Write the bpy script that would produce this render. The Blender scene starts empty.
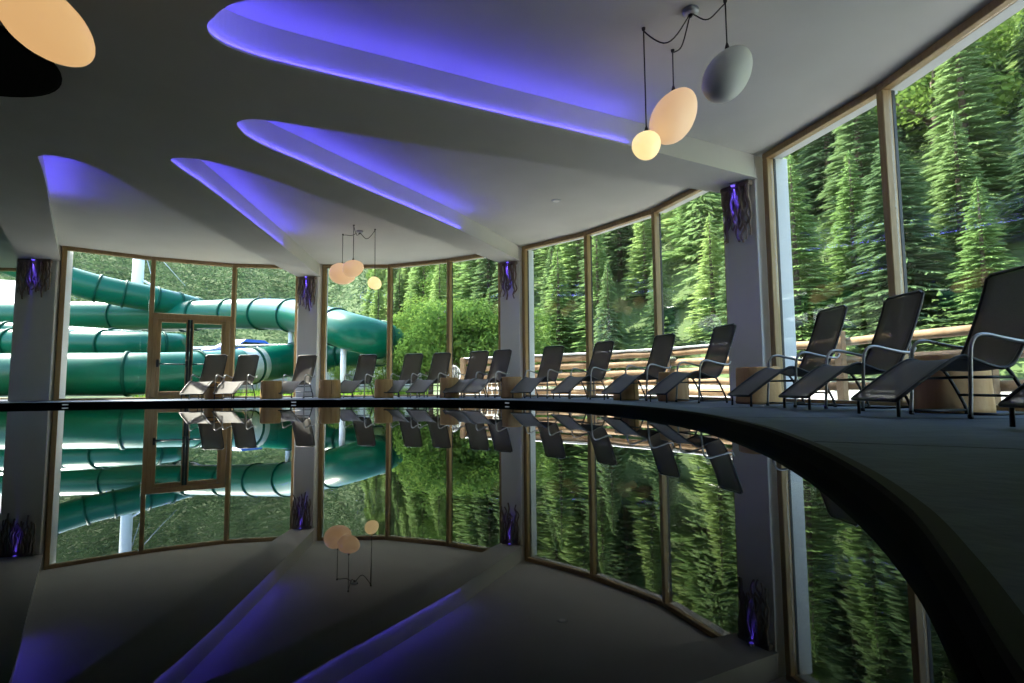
import bpy, math, random
from mathutils import Vector, Matrix, Quaternion
from mathutils.geometry import tessellate_polygon
PI = math.pi
R = random.Random(7)
COL = bpy.context.scene.collection
DECK, SOF, HGT = .08, 3.54, 3.93          # deck level, low ceiling, high ceiling (water = 0)

# ------------------------------------------------------------------ mesh helper
class MB:
    def __init__(s): s.v = []; s.f = []; s.sm = []; s.mi = []; s.cur = 0
    def add(s, vs, fs, smooth=False):
        o = len(s.v); s.v += [tuple(v) for v in vs]
        for f in fs: s.f.append(tuple(i + o for i in f)); s.sm.append(smooth); s.mi.append(s.cur)
        return s
    def box(s, c, h, ax=None):
        """c centre, h half sizes, ax = (ux, uy, uz) axes"""
        ux, uy, uz = ax or (Vector((1,0,0)), Vector((0,1,0)), Vector((0,0,1)))
        c = Vector(c); vs = []
        for k in (-1, 1):
            for j in (-1, 1):
                for i in (-1, 1): vs.append(c + ux*h[0]*i + uy*h[1]*j + uz*h[2]*k)
        return s.add(vs, [(0,2,3,1),(4,5,7,6),(0,1,5,4),(2,6,7,3),(0,4,6,2),(1,3,7,5)])
    def bbox(s, c, h, b, ax=None):
        """box with chamfered vertical and horizontal edges (octagon sections)"""
        ux, uy, uz = ax or (Vector((1,0,0)), Vector((0,1,0)), Vector((0,0,1)))
        c = Vector(c); rings = []
        for z, ins in ((-h[2], b), (-h[2]+b, 0), (h[2]-b, 0), (h[2], b)):
            x, y = h[0]-ins, h[1]-ins
            bb = b
            rings.append([c + ux*px + uy*py + uz*z for px, py in
                ((-x+bb,-y),(x-bb,-y),(x,-y+bb),(x,y-bb),(x-bb,y),(-x+bb,y),(-x,y-bb),(-x,-y+bb))])
        vs = [v for r in rings for v in r]; fs = [tuple(range(7,-1,-1)), tuple(range(24,32))]
        for k in range(3):
            for i in range(8): fs.append((k*8+i, k*8+(i+1)%8, k*8+8+(i+1)%8, k*8+8+i))
        return s.add(vs, fs)
    def tube(s, pts, r, n=8, caps=True, closed=False, sx=1.0):
        pts = [Vector(p) for p in pts]; m = len(pts)
        rr = r if isinstance(r, (list, tuple)) else [r]*m
        tg = []
        for i in range(m):
            a = pts[(i-1) % m] if (closed or i > 0) else pts[0]
            b = pts[(i+1) % m] if (closed or i < m-1) else pts[-1]
            t = b - a
            tg.append(t.normalized() if t.length > 1e-9 else Vector((0,0,1)))
        up = Vector((0,0,1)) if abs(tg[0].z) < .95 else Vector((1,0,0))
        nrm = (up - tg[0]*up.dot(tg[0])).normalized()
        vs = []
        for i in range(m):
            if i > 0:
                q = tg[i-1].rotation_difference(tg[i]); nrm = q @ nrm
                nrm = (nrm - tg[i]*nrm.dot(tg[i])).normalized()
            bi = tg[i].cross(nrm)
            for k in range(n):
                a = 2*PI*k/n
                vs.append(pts[i] + (nrm*math.cos(a) + bi*math.sin(a)*sx)*rr[i])
        fs = []
        for i in range(m if closed else m-1):
            j = (i+1) % m
            for k in range(n): fs.append((i*n+k, i*n+(k+1)%n, j*n+(k+1)%n, j*n+k))
        s.add(vs, fs, True)
        if caps and not closed:
            o = len(s.v) - m*n
            s.f.append(tuple(o+k for k in range(n-1,-1,-1))); s.sm.append(False); s.mi.append(s.cur)
            s.f.append(tuple(o+(m-1)*n+k for k in range(n))); s.sm.append(False); s.mi.append(s.cur)
        return s
    def lathe(s, prof, n=24, c=(0,0,0), jig=None):
        c = Vector(c); vs = []; m = len(prof)
        for i, (r, z) in enumerate(prof):
            for k in range(n):
                a = 2*PI*k/n; q = r*(jig[k] if jig else 1)
                vs.append(c + Vector((q*math.cos(a), q*math.sin(a), z)))
        fs = []
        for i in range(m-1):
            for k in range(n): fs.append((i*n+k, i*n+(k+1)%n, i*n+n+(k+1)%n, i*n+n+k))
        fs2 = [tuple(range(n-1,-1,-1)), tuple(range((m-1)*n, m*n))]
        s.add(vs, fs, True)
        o = len(s.v) - m*n
        for f in fs2: s.f.append(tuple(o+i for i in f)); s.sm.append(False); s.mi.append(s.cur)
        return s
    def egg(s, c, a, b, axis, n=28, m=18, skew=.12):
        """egg of half length a along axis, half width b"""
        ax = Vector(axis).normalized(); q = Vector((0,0,1)).rotation_difference(ax); c = Vector(c); vs = []
        for i in range(1, m):
            t = PI*i/m; z = -math.cos(t)
            r = math.sin(t)*b*(1 - skew*z)
            for k in range(n):
                g = 2*PI*k/n
                vs.append(c + q @ Vector((r*math.cos(g), r*math.sin(g), a*z)))
        vs += [c + q @ Vector((0,0,-a)), c + q @ Vector((0,0,a))]
        L = len(vs); fs = []
        for i in range(m-2):
            for k in range(n): fs.append((i*n+k, i*n+(k+1)%n, i*n+n+(k+1)%n, i*n+n+k))
        for k in range(n):
            fs.append((L-2, (k+1)%n, k)); fs.append((L-1, (m-2)*n+k, (m-2)*n+(k+1)%n))
        return s.add(vs, fs, True)
    def prism(s, poly, z0, z1, bottom=True, top=True, sides=True):
        n = len(poly)
        vs = [(x, y, z0) for x, y in poly] + [(x, y, z1) for x, y in poly]
        tri = tessellate_polygon([[Vector((x, y, 0)) for x, y in poly]])
        fs = []
        for t in tri:
            a, b, c = t
            pa, pb, pc = poly[a], poly[b], poly[c]
            if (pb[0]-pa[0])*(pc[1]-pa[1]) - (pb[1]-pa[1])*(pc[0]-pa[0]) < 0: b, c = c, b
            if top: fs.append((a+n, b+n, c+n))
            if bottom: fs.append((a, c, b))
        area = sum(poly[i][0]*poly[(i+1)%n][1] - poly[(i+1)%n][0]*poly[i][1] for i in range(n))
        if sides:
            for i in range(n):
                j = (i+1) % n
                fs.append((i, j, j+n, i+n) if area > 0 else (j, i, i+n, j+n))
        return s.add(vs, fs)
    def mesh(s, name, mats):
        me = bpy.data.meshes.new(name); me.from_pydata(s.v, [], s.f)
        me.polygons.foreach_set('use_smooth', s.sm)
        for m in (mats if isinstance(mats, (list, tuple)) else [mats]): me.materials.append(m)
        if any(s.mi): me.polygons.foreach_set('material_index', s.mi)
        me.update(); return me
    def build(s, name, mats, parent=None):
        o = bpy.data.objects.new(name, s.mesh(name, mats)); COL.objects.link(o)
        if parent: o.parent = parent
        return o

def tag(o, label=None, cat=None, group=None, kind=None):
    if label: o['label'] = label
    if cat: o['category'] = cat
    if group: o['group'] = group
    if kind: o['kind'] = kind
    return o
def empty(name, loc=(0,0,0), rz=0):
    o = bpy.data.objects.new(name, None); COL.objects.link(o); o.empty_display_size = .1
    o.location = loc; o.rotation_euler = (0,0,rz); return o
KIDS = {}
def kids(o): return [c for c in bpy.data.objects if c.parent == o]
def copy_tree(o, parent=None):
    c = o.copy(); COL.objects.link(c)
    if parent: c.parent = parent
    for ch in kids(o): copy_tree(ch, c)
    return c
def catmull(P, per=8, closed=False):
    P = [Vector(p) for p in P]; n = len(P); out = []
    for i in range(n if closed else n-1):
        if closed: a, b, c, d = P[i-1], P[i], P[(i+1)%n], P[(i+2)%n]
        else:
            b, c = P[i], P[i+1]
            a = P[i-1] if i > 0 else b*2 - c
            d = P[i+2] if i+2 < n else c*2 - b
        for k in range(per):
            t = k/per
            out.append(.5*((2*b) + (c-a)*t + (2*a-5*b+4*c-d)*t*t + (3*b-a-3*c+d)*t**3))
    if not closed: out.append(P[-1])
    return out

# ------------------------------------------------------------------ materials
def mat(name, col, rough=.6, metal=0, noise=None, bump=None, spec=.5, emit=None, coat=0):
    m = bpy.data.materials.new(name); m.use_nodes = True; nt = m.node_tree; N = nt.nodes; L = nt.links
    b = N['Principled BSDF']
    b.inputs['Base Color'].default_value = (*col, 1); b.inputs['Roughness'].default_value = rough
    b.inputs['Metallic'].default_value = metal; b.inputs['Specular IOR Level'].default_value = spec
    b.inputs['Coat Weight'].default_value = coat
    tc = N.new('ShaderNodeTexCoord')
    if noise:                                     # (scale, other colour, stretch)
        sc, c2, st = noise
        mp = N.new('ShaderNodeMapping'); mp.inputs['Scale'].default_value = st
        nz = N.new('ShaderNodeTexNoise'); nz.inputs['Scale'].default_value = sc; nz.inputs['Detail'].default_value = 5
        rp = N.new('ShaderNodeValToRGB'); rp.color_ramp.elements[0].position = .33; rp.color_ramp.elements[1].position = .67
        rp.color_ramp.elements[0].color = (*col, 1); rp.color_ramp.elements[1].color = (*c2, 1)
        L.new(tc.outputs['Object'], mp.inputs['Vector']); L.new(mp.outputs[0], nz.inputs['Vector'])
        L.new(nz.outputs['Fac'], rp.inputs[0]); L.new(rp.outputs[0], b.inputs['Base Color'])
    if bump:
        nb = N.new('ShaderNodeTexNoise'); nb.inputs['Scale'].default_value = bump[0]; nb.inputs['Detail'].default_value = 4
        bp = N.new('ShaderNodeBump'); bp.inputs['Strength'].default_value = bump[1]; bp.inputs['Distance'].default_value = .02
        L.new(tc.outputs['Object'], nb.inputs['Vector']); L.new(nb.outputs['Fac'], bp.inputs['Height']); L.new(bp.outputs[0], b.inputs['Normal'])
    if emit:
        b.inputs['Emission Color'].default_value = (*emit[0], 1); b.inputs['Emission Strength'].default_value = emit[1]
    return m
def glass_mat():
    m = bpy.data.materials.new('window_glass'); m.use_nodes = True; nt = m.node_tree; N = nt.nodes; L = nt.links
    N.remove(N['Principled BSDF'])
    tr = N.new('ShaderNodeBsdfTransparent'); tr.inputs[0].default_value = (.95, .975, .965, 1)
    gl = N.new('ShaderNodeBsdfGlossy'); gl.inputs['Roughness'].default_value = 0
    # Schlick reflectance of one glass face, the same from both sides
    ge = N.new('ShaderNodeNewGeometry'); dt = N.new('ShaderNodeVectorMath'); dt.operation = 'DOT_PRODUCT'
    L.new(ge.outputs['Incoming'], dt.inputs[0]); L.new(ge.outputs['Normal'], dt.inputs[1])
    def mth(op, a, b):
        n_ = N.new('ShaderNodeMath'); n_.operation = op
        for i, v in enumerate((a, b)):
            if v is None: continue
            if isinstance(v, (int, float)): n_.inputs[i].default_value = v
            else: L.new(v, n_.inputs[i])
        return n_.outputs[0]
    ab = mth('ABSOLUTE', dt.outputs['Value'], None); om = mth('SUBTRACT', 1, ab); pw = mth('POWER', om, 5)
    fr = N.new('ShaderNodeMath'); fr.operation = 'MULTIPLY_ADD'; L.new(pw, fr.inputs[0]); fr.inputs[1].default_value = .96; fr.inputs[2].default_value = .04
    mx = N.new('ShaderNodeMixShader')
    L.new(fr.outputs[0], mx.inputs[0]); L.new(tr.outputs[0], mx.inputs[1]); L.new(gl.outputs[0], mx.inputs[2])
    L.new(mx.outputs[0], N['Material Output'].inputs['Surface']); return m
def leaf_mat(name, c1, c2, trans=.4):
    m = bpy.data.materials.new(name); m.use_nodes = True; nt = m.node_tree; N = nt.nodes; L = nt.links
    N.remove(N['Principled BSDF'])
    oi = N.new('ShaderNodeObjectInfo'); tc = N.new('ShaderNodeTexCoord')
    nz = N.new('ShaderNodeTexNoise'); nz.inputs['Scale'].default_value = 9; nz.inputs['Detail'].default_value = 2
    ad = N.new('ShaderNodeMath'); ad.operation = 'MULTIPLY_ADD'; ad.inputs[1].default_value = .55
    rp = N.new('ShaderNodeValToRGB')
    rp.color_ramp.elements[0].position = .25; rp.color_ramp.elements[1].position = .8
    rp.color_ramp.elements[0].color = (*c1, 1); rp.color_ramp.elements[1].color = (*c2, 1)
    L.new(tc.outputs['Object'], nz.inputs['Vector'])
    L.new(oi.outputs['Random'], ad.inputs[0]); 
    hf = N.new('ShaderNodeMath'); hf.operation = 'MULTIPLY'; hf.inputs[1].default_value = .5
    L.new(nz.outputs['Fac'], hf.inputs[0]); L.new(hf.outputs[0], ad.inputs[2]); L.new(ad.outputs[0], rp.inputs[0])
    d = N.new('ShaderNodeBsdfDiffuse'); t = N.new('ShaderNodeBsdfTranslucent'); mx = N.new('ShaderNodeMixShader'); mx.inputs[0].default_value = trans
    L.new(rp.outputs[0], d.inputs[0]); L.new(rp.outputs[0], t.inputs[0])
    L.new(d.outputs[0], mx.inputs[1]); L.new(t.outputs[0], mx.inputs[2]); L.new(mx.outputs[0], N['Material Output'].inputs['Surface'])
    return m
def sling_mat():
    m = mat('taupe_mesh_fabric', (.17, .15, .135), .7, noise=(160, (.12, .105, .095), (1,1,1)))
    nt = m.node_tree; N = nt.nodes; L = nt.links
    tr = N.new('ShaderNodeBsdfTransparent'); tl = N.new('ShaderNodeBsdfTranslucent'); tl.inputs[0].default_value = (.12, .11, .09, 1)
    m1 = N.new('ShaderNodeMixShader'); m1.inputs[0].default_value = .2
    m2 = N.new('ShaderNodeMixShader'); m2.inputs[0].default_value = .17
    L.new(N['Principled BSDF'].outputs[0], m1.inputs[1]); L.new(tl.outputs[0], m1.inputs[2])
    L.new(m1.outputs[0], m2.inputs[1]); L.new(tr.outputs[0], m2.inputs[2]); L.new(m2.outputs[0], N['Material Output'].inputs['Surface'])
    return m
M = dict(
    paint=mat('ceiling_paint', (.62, .62, .595), .85, noise=(1.6, (.59, .59, .565), (1,1,1)), bump=(60, .08)),
    wall=mat('wall_paint', (.86, .85, .83), .85, noise=(2, (.82, .81, .79), (1,1,1)), bump=(50, .06)),
    white=mat('white_reveal', (.58, .60, .61), .6),
    wood=mat('larch_frame', (.44, .30, .145), .5, noise=(6, (.36, .23, .10), (6,6,.5))),
    gasket=mat('dark_gasket', (.012, .016, .022), .5),
    deck=mat('blue_grey_stone', (.034, .053, .090), .7, noise=(3.2, (.052, .076, .122), (1,3.5,1)), bump=(18, .25)),
    joint=mat('deck_joint', (.03, .033, .036), .9),
    lip=mat('dark_pool_lip', (.010, .0095, .0085), .7, spec=.15),
    rim=mat('black_pool_rim', (.0015, .0015, .002), .8, spec=.05),
    glass=glass_mat(),
    sling=sling_mat(),
    steel=mat('grey_tube_frame', (.34, .34, .34), .38, metal=.7),
    steel_d=mat('dark_tube_frame', (.035, .035, .037), .4, metal=.4),
    rubber=mat('black_plastic_cap', (.01, .01, .01), .6),
    log=mat('stump_side_wood', (.62, .38, .17), .65, noise=(3.5, (.48, .26, .10), (3,3,.45)), bump=(14, .3)),
    logtop=mat('stump_top_wood', (.58, .42, .25), .6, noise=(7, (.48, .32, .17), (1,1,1))),
    crack=mat('stump_crack', (.05, .03, .015), .9),
    fence=mat('fence_log_wood', (.30, .195, .10), .75, noise=(4, (.19, .115, .058), (1,1,1)), bump=(20, .3)),
    branch=mat('dark_branch_bark', (.20, .15, .12), .85, noise=(14, (.30, .235, .19), (1,1,.3)), bump=(40, .4)),
    cord=mat('lamp_cord', (.03, .03, .03), .6),
    black=mat('black_lacquer', (.003, .003, .003), .9, spec=.05),
    slide=mat('green_fibreglass', (.0, .078, .046), .3, noise=(.5, (.0, .092, .055), (1,1,1)), spec=.2),
    slidering=mat('green_flange', (.0, .045, .028), .5, spec=.1),
    slideclear=mat('grey_translucent_section', (.36, .42, .40), .2, coat=.5),
    mast=mat('white_painted_steel', (.72, .76, .8), .4),
    galv=mat('galvanised_rail', (.42, .44, .46), .45, metal=.6),
    ground=mat('pale_gravel_ground', (.4, .39, .36), .95, noise=(2.2, (.33, .32, .30), (1,1,1))),
    trunk=mat('tree_bark', (.11, .08, .055), .9, noise=(5, (.07, .05, .035), (1,1,.3))),
    white_metal=mat('white_garden_metal', (.8, .8, .78), .5),
    carw=mat('car_paint_white', (.7, .7, .7), .3, coat=.5), cars=mat('car_paint_silver', (.35, .37, .4), .3, coat=.5),
    carb=mat('car_paint_blue', (.03, .12, .5), .3, coat=.5), carg=mat('car_window', (.01, .012, .015), .1), tyre=mat('car_tyre', (.015,.015,.015), .8),
    led=mat('blue_led', (.1, .1, .3), .5, emit=((.10, .075, 1.0), 9)),
    ledspot=mat('blue_lamp', (.1, .1, .3), .5, emit=((.12, .07, 1.0), .45)),
    poolled=mat('white_pool_lamp', (.6, .65, .7), .5, emit=((.75, .85, 1.0), .06)),
    house=mat('pale_house_wall', (.3, .3, .29), .8), roofing=mat('pale_metal_roof', (.16, .18, .2), .6),
)
def lamp_mat(name, col, st):
    m = mat(name, (.75, .68, .58), .5, emit=(col, st)); return m
M['lampA'] = lamp_mat('opal_shade_bright', (1.0, .72, .32), .19)
M['lampB'] = lamp_mat('opal_shade_warm', (1.0, .60, .30), .095)
M['lampC'] = mat('opal_shade_unlit', (.85, .85, .84), .45)
M['lampD'] = lamp_mat('opal_shade_amber', (1.0, .58, .24), .115)
def water_mat():
    m = mat('pool_water', (.0012, .010, .016), .0, spec=.5)
    b = m.node_tree.nodes['Principled BSDF']; b.inputs['IOR'].default_value = 1.30
    N = m.node_tree.nodes; L = m.node_tree.links
    tc = N.new('ShaderNodeTexCoord'); nz = N.new('ShaderNodeTexNoise'); nz.inputs['Scale'].default_value = 2.2; nz.inputs['Detail'].default_value = 2
    bp = N.new('ShaderNodeBump'); bp.inputs['Strength'].default_value = .02; bp.inputs['Distance'].default_value = .012
    L.new(tc.outputs['Object'], nz.inputs['Vector']); L.new(nz.outputs['Fac'], bp.inputs['Height']); L.new(bp.outputs[0], b.inputs['Normal'])
    return m
M['water'] = water_mat()
LEAF = dict(spruce=leaf_mat('spruce_needles', (.075, .13, .06), (.19, .28, .105)),
            larch=leaf_mat('larch_needles', (.16, .26, .085), (.30, .40, .14)),
            broad=leaf_mat('broad_leaves', (.06, .125, .025), (.17, .26, .055), .35),
            under=leaf_mat('undergrowth_leaves', (.07, .13, .05), (.19, .28, .09)),
            shadedspruce=leaf_mat('shaded_far_spruce_needles', (.03, .065, .035), (.085, .14, .065)),  # shade of the far left slope put into a darker needle colour
            grass=leaf_mat('meadow_grass', (.16, .30, .04), (.24, .38, .06)))

# ------------------------------------------------------------------ plan
BAYS = [
    [(-16.4, 15.75), (-14.05, 16.15)],
    [(-11.18, 13.58), (-9.75, 14.80), (-8.03, 15.74), (-6.2, 16.02)],
    [(-5.51, 15.96), (-3.63, 16.03), (-1.82, 15.34), (-.27, 14.40)],
    [(.26, 14.03), (1.69, 12.72), (2.86, 11.10), (3.60, 9.05)],
    [(3.93, 8.42), (4.42, 6.45), (4.58, 4.50), (4.33, 2.58)],
    [(4.12, 1.65), (3.45, -.15), (2.5, -1.85), (1.3, -3.4)],
]
COLS = [((-12.1, 13.36), (-11.22, 13.5)), ((-6.17, 15.84), (-5.56, 15.76)), ((-.30, 14.22), (.20, 14.0)), ((3.50, 8.97), (3.82, 8.44)), ((4.22, 2.5), (4.05, 1.78))]
BACK = [(1.3, -3.4), (-2, -5.2), (-7, -5.6), (-12, -3.6), (-16.2, 1), (-18, 7), (-17.6, 12.5), (-16.4, 15.75)]
ROOM = BAYS[0] + [(-12.15, 13.75)] + BAYS[1] + BAYS[2] + BAYS[3] + BAYS[4] + BAYS[5] + BACK[1:-1]
POOL = [(.47,.55),(.64,.84),(.84,1.22),(1.07,1.79),(1.32,2.58),(1.55,3.6),(1.70,5.0),(1.64,6.45),(1.28,8.1),(.5,9.6),(-.6,10.85),(-2.4,11.8),(-4.8,12.25),(-7.5,12.1),(-10.1,11.35),
        (-12.5,9.8),(-14,7.5),(-14.4,5),(-13.5,2),(-11.5,-.8),(-8.5,-2.5),(-5,-2.8),(-2.5,-2.05),(-.95,-1.05),(-.15,-.3),(.27,.2)]
pool = [(p.x, p.y) for p in catmull([(x, y, 0) for x, y in POOL], 10, True)]

def offset_poly(P, d):
    n = len(P); out = []
    for i in range(n):
        a, b = Vector(P[i-1]), Vector(P[(i+1)%n]); t = (b-a).normalized()
        out.append((P[i][0] - t.y*d, P[i][1] + t.x*d))
    return out
# ------------------------------------------------------------------ pool, deck
def ring_mesh(outer_fn, inner, z, name, m):
    pass
mb = MB(); mb.prism(pool, -.001, 0, bottom=False, sides=False); w = mb.build('pool_water', M['water'])
tag(w, 'still dark pool water mirroring the windows and ceiling', 'water', kind='structure')
# floor: deck between the pool edge and the walls (tessellated polygon with a hole)
lip_in = pool; area = sum(pool[i][0]*pool[i-1][1] - pool[i-1][0]*pool[i][1] for i in range(len(pool)))
sgn = -1 if area < 0 else 1
o1 = offset_poly(pool, .035*1); 
if (Vector(o1[20]) - Vector((-6, 5))).length < (Vector(pool[20]) - Vector((-6, 5))).length: o1 = offset_poly(pool, -.035)
outer = [Vector((x, y, 0)) for x, y in ROOM]; hole = [Vector((x, y, 0)) for x, y in o1]
tris = tessellate_polygon([outer, hole]); allv = outer + hole
mb = MB(); vs = [(v.x, v.y, DECK) for v in allv]; fs = []
for a, b, c in tris:
    pa, pb, pc = allv[a], allv[b], allv[c]
    fs.append((a, b, c) if (pb-pa).cross(pc-pa).z > 0 else (a, c, b))
mb.add(vs, fs); fl = mb.build('floor', M['deck']); tag(fl, 'blue grey stone pool deck curving along the windows', 'floor', kind='structure')
# dark stone lip and the black wall of the pool
n = len(pool); mb = MB()
prof = [(o1, DECK), (o1, DECK+.006), (pool, DECK+.006), (offset_poly(pool, 0), DECK-.014)]
vs = []; fs = []
for P, z in prof: vs += [(x, y, z) for x, y in P]
for k in range(len(prof)-1):
    for i in range(n):
        j = (i+1) % n; fs.append((k*n+i, k*n+j, k*n+n+j, k*n+n+i))
mb.add(vs, fs); lp = mb.build('trim_1', M['lip']); tag(lp, 'narrow dark stone lip along the pool edge', 'pool edge', kind='structure')
mb = MB(); vs = [(x, y, DECK-.014) for x, y in pool] + [(x, y, -1.2) for x, y in pool]
mb.add(vs, [(i, (i+1)%n, n+(i+1)%n, n+i) for i in range(n)])
rw = mb.build('pool_wall', M['rim']); tag(rw, 'black inner wall of the pool below the lip', 'pool wall', kind='structure')
mb = MB(); mb.prism([(x, y) for x, y in pool], -1.22, -1.2, bottom=False, sides=False); tag(mb.build('pool_floor', M['rim']), 'dark floor of the pool', 'pool floor', kind='structure')
# joints in the deck (thin radial grooves, real strips of grout)
mb = MB()
for ang in range(-75, 110, 15):
    d = Vector((math.cos(math.radians(ang)), math.sin(math.radians(ang)), 0)); c0 = Vector((-5.3, 6.4, 0))
    a, b = None, None
    def ray_hit(P):
        best = None
        for i in range(len(P)):
            p, q = Vector((*P[i], 0)), Vector((*P[(i+1)%len(P)], 0)); e = q-p
            den = d.x*e.y - d.y*e.x
            if abs(den) < 1e-9: continue
            w_ = p - c0; t = (w_.x*e.y - w_.y*e.x)/den; s_ = (w_.x*d.y - w_.y*d.x)/den
            if t > 0 and 0 <= s_ <= 1 and (best is None or t > best): best = t
        return best
    ra, rb = ray_hit(o1), ray_hit(ROOM)
    if ra and rb and rb > ra + .3:
        mid = c0 + d*(ra+rb)/2; mb.box((mid.x, mid.y, DECK+.0006), ((rb-ra)/2-.02, .004, .0006), (d, Vector((-d.y, d.x, 0)), Vector((0,0,1))))
tag(mb.build('floor_joint', M['joint']), 'thin dark joints between the deck slabs', 'floor joint', kind='structure')

# ------------------------------------------------------------------ ceiling
def inset(P, k): return P
big = offset_poly(ROOM, .34)
if (Vector(big[8]) - Vector((-5.3, 6.4))).length < (Vector(ROOM[8]) - Vector((-5.3, 6.4))).length: big = offset_poly(ROOM, -.34)
mb = MB(); mb.prism(big, HGT, HGT+.42)
tag(mb.build('ceiling', M['paint']), 'high grey white ceiling inside the tapering recesses', 'ceiling', kind='structure')
R1LOW = [(-2.16,4.34),(-2.49,4.46),(-2.69,4.61),(-2.76,4.77),(-2.72,4.94),(-2.53,5.14),(-2.13,5.38),(-1.0,5.94),(.12,6.5),(1.34,7.11),(3.82,8.44)]
R2UP = [(3.50,9.06),(2.39,8.62),(1.34,8.12),(-.15,7.53),(-1.2,7.12),(-2.36,6.63),(-2.98,6.39),(-3.2,6.40),(-3.35,6.52)]
R2LOW = [(-3.41,6.77),(-3.32,7.11),(-3.0,7.71),(-2.54,8.56),(-1.11,11.13),(.2,14.03)]
R3UP = [(-.30,14.25),(-1.0,12.95),(-1.92,11.35),(-2.7,9.95),(-3.41,8.72),(-3.97,7.88),(-4.33,7.54),(-4.62,7.47),(-4.80,7.55)]
R3LOW = [(-4.86,7.75),(-4.87,8.4),(-5.04,10.47),(-5.22,12.48),(-5.56,15.82)]
R4UP = [(-6.17,15.88),(-6.15,14.0),(-6.03,9.9),(-5.98,8.3),(-5.98,7.85),(-6.07,7.52),(-6.27,7.36),(-6.45,7.37)]
R4LOW = [(-6.58,7.46),(-6.95,7.95),(-7.4,8.55),(-8.7,10.22),(-11.22,13.52)]
R0 = [(-12.1,13.4),(-9.79,10.41),(-8.75,8.95),(-8.6,8.55),(-8.85,8.3),(-9.3,8.25),(-17.6,10.5)]
def chaikin(P, it=2):
    """smooth outline through the points (centripetal spline)"""
    P = [Vector((p[0], p[1])) for p in P]; n = len(P); out = []
    for i in range(n-1):
        p1, p2 = P[i], P[i+1]; p0 = P[i-1] if i else p1*2-p2; p3 = P[i+2] if i+2 < n else p2*2-p1
        t0 = 0; t1 = t0 + (p1-p0).length**.5; t2 = t1 + (p2-p1).length**.5; t3 = t2 + (p3-p2).length**.5
        k = 5 if (p2-p1).length < 1 else 3
        for j in range(k):
            t = t1 + (t2-t1)*j/k
            a1 = p0*((t1-t)/(t1-t0)) + p1*((t-t0)/(t1-t0)); a2 = p1*((t2-t)/(t2-t1)) + p2*((t-t1)/(t2-t1)); a3 = p2*((t3-t)/(t3-t2)) + p3*((t-t2)/(t3-t2))
            b1 = a1*((t2-t)/(t2-t0)) + a2*((t-t0)/(t2-t0)); b2 = a2*((t3-t)/(t3-t1)) + a3*((t-t1)/(t3-t1))
            q = b1*((t2-t)/(t2-t1)) + b2*((t-t1)/(t2-t1)); out.append((q.x, q.y))
    return out + [(P[-1].x, P[-1].y)]
_r1 = chaikin([(4.22,2.5),(0,3.85),(-1.3,4.17)] + R1LOW); _k1 = min(range(len(_r1)), key=lambda i: (_r1[i][0]+2.3)**2 + (_r1[i][1]-4.38)**2)
_r2 = chaikin(R2UP + R2LOW); _k2 = min(range(len(_r2)), key=lambda i: (_r2[i][0]+3.3)**2 + (_r2[i][1]-6.46)**2)
_r3 = chaikin(R3UP + R3LOW); _k3 = min(range(len(_r3)), key=lambda i: (_r3[i][0]+4.7)**2 + (_r3[i][1]-7.52)**2)
_r4 = chaikin(R4UP + R4LOW); _k4 = min(range(len(_r4)), key=lambda i: (_r4[i][0]+6.5)**2 + (_r4[i][1]-7.41)**2)
R1LOW = _r1[_k1:]; R2LOW = _r2[_k2:]; R3LOW = _r3[_k3:]; R4LOW = _r4[_k4:]
SOFFIT = _r1 + _r2 + _r3 + _r4 + chaikin(R0, 1) + [(-17.95,7),(-16.15,1),(-12,-3.55),(-7,-5.55),(-2,-5.15),(1.28,-3.35),(2.45,-1.83),(3.4,-.15),(4.07,1.7)]
mb = MB(); mb.prism(SOFFIT, SOF, HGT-.001, top=False)
tag(mb.build('ceiling_soffit', M['paint']), 'lower grey ceiling with tapering beams reaching the columns', 'ceiling', kind='structure')
# blue strip lights along the left edge of each recess
def sub(P, a, b):
    """part of a polyline between parameters a..b (fractions of its length)"""
    P = [Vector((*p, 0)) for p in P]; L = [0]
    for i in range(1, len(P)): L.append(L[-1] + (P[i]-P[i-1]).length)
    out = []; T = L[-1]
    def at(s):
        for i in range(1, len(P)):
            if s <= L[i]+1e-9: return P[i-1].lerp(P[i], (s-L[i-1])/(L[i]-L[i-1]))
        return P[-1]
    out.append(at(a*T))
    for i, l in enumerate(L):
        if a*T+1e-4 < l < b*T-1e-4: out.append(P[i])
    out.append(at(b*T)); return out
def strip(P, a, b, label, name='led_strip'):
    E_ = sub(P, 0, 1); P = sub(P, a, b)
    def side(Q, i):
        t = (Q[min(i+1, len(Q)-1)] - Q[max(i-1, 0)]).normalized(); return Vector((t.y, -t.x, 0))
    root = empty(name, (P[0].x, P[0].y, SOF+.012)); loc = root.location.copy()
    tag(root, label, 'light strip', 'blue light strips in the ceiling recesses')
    q = [p + side(P, i)*.019 + Vector((0, 0, SOF+.022)) - loc for i, p in enumerate(P)]
    MB().tube(q, .0065, 6).build('light_tube', M['led'], root)
    # plaster ledge with a small upstand that carries the strip and hides it from below
    vs = []; fs = []; n = len(E_)
    for i, p in enumerate(E_):
        w = min(1, i/5)
        for o, z in ((.0004, .0), (.046, .0), (.046, .026), (.040, .026), (.038, .012), (.0004, .012)):
            v = p + side(E_, i)*(.0004 + (o-.0004)*max(w, .02)) + Vector((0, 0, SOF+z)) - loc; vs.append(v)
    for i in range(n-1):
        for k in range(6): fs.append((i*6+k, i*6+(k+1)%6, i*6+6+(k+1)%6, i*6+6+k))
    fs += [(5,4,3,2,1,0), tuple(n*6-6+k for k in range(6))]
    MB().add(vs, fs).build('ledge', M['paint'], root)
STRIP_SIDE = 1
strip(R1LOW, .035, .69, 'long blue light strip on the ledge of the largest, frontmost ceiling recess')
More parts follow.
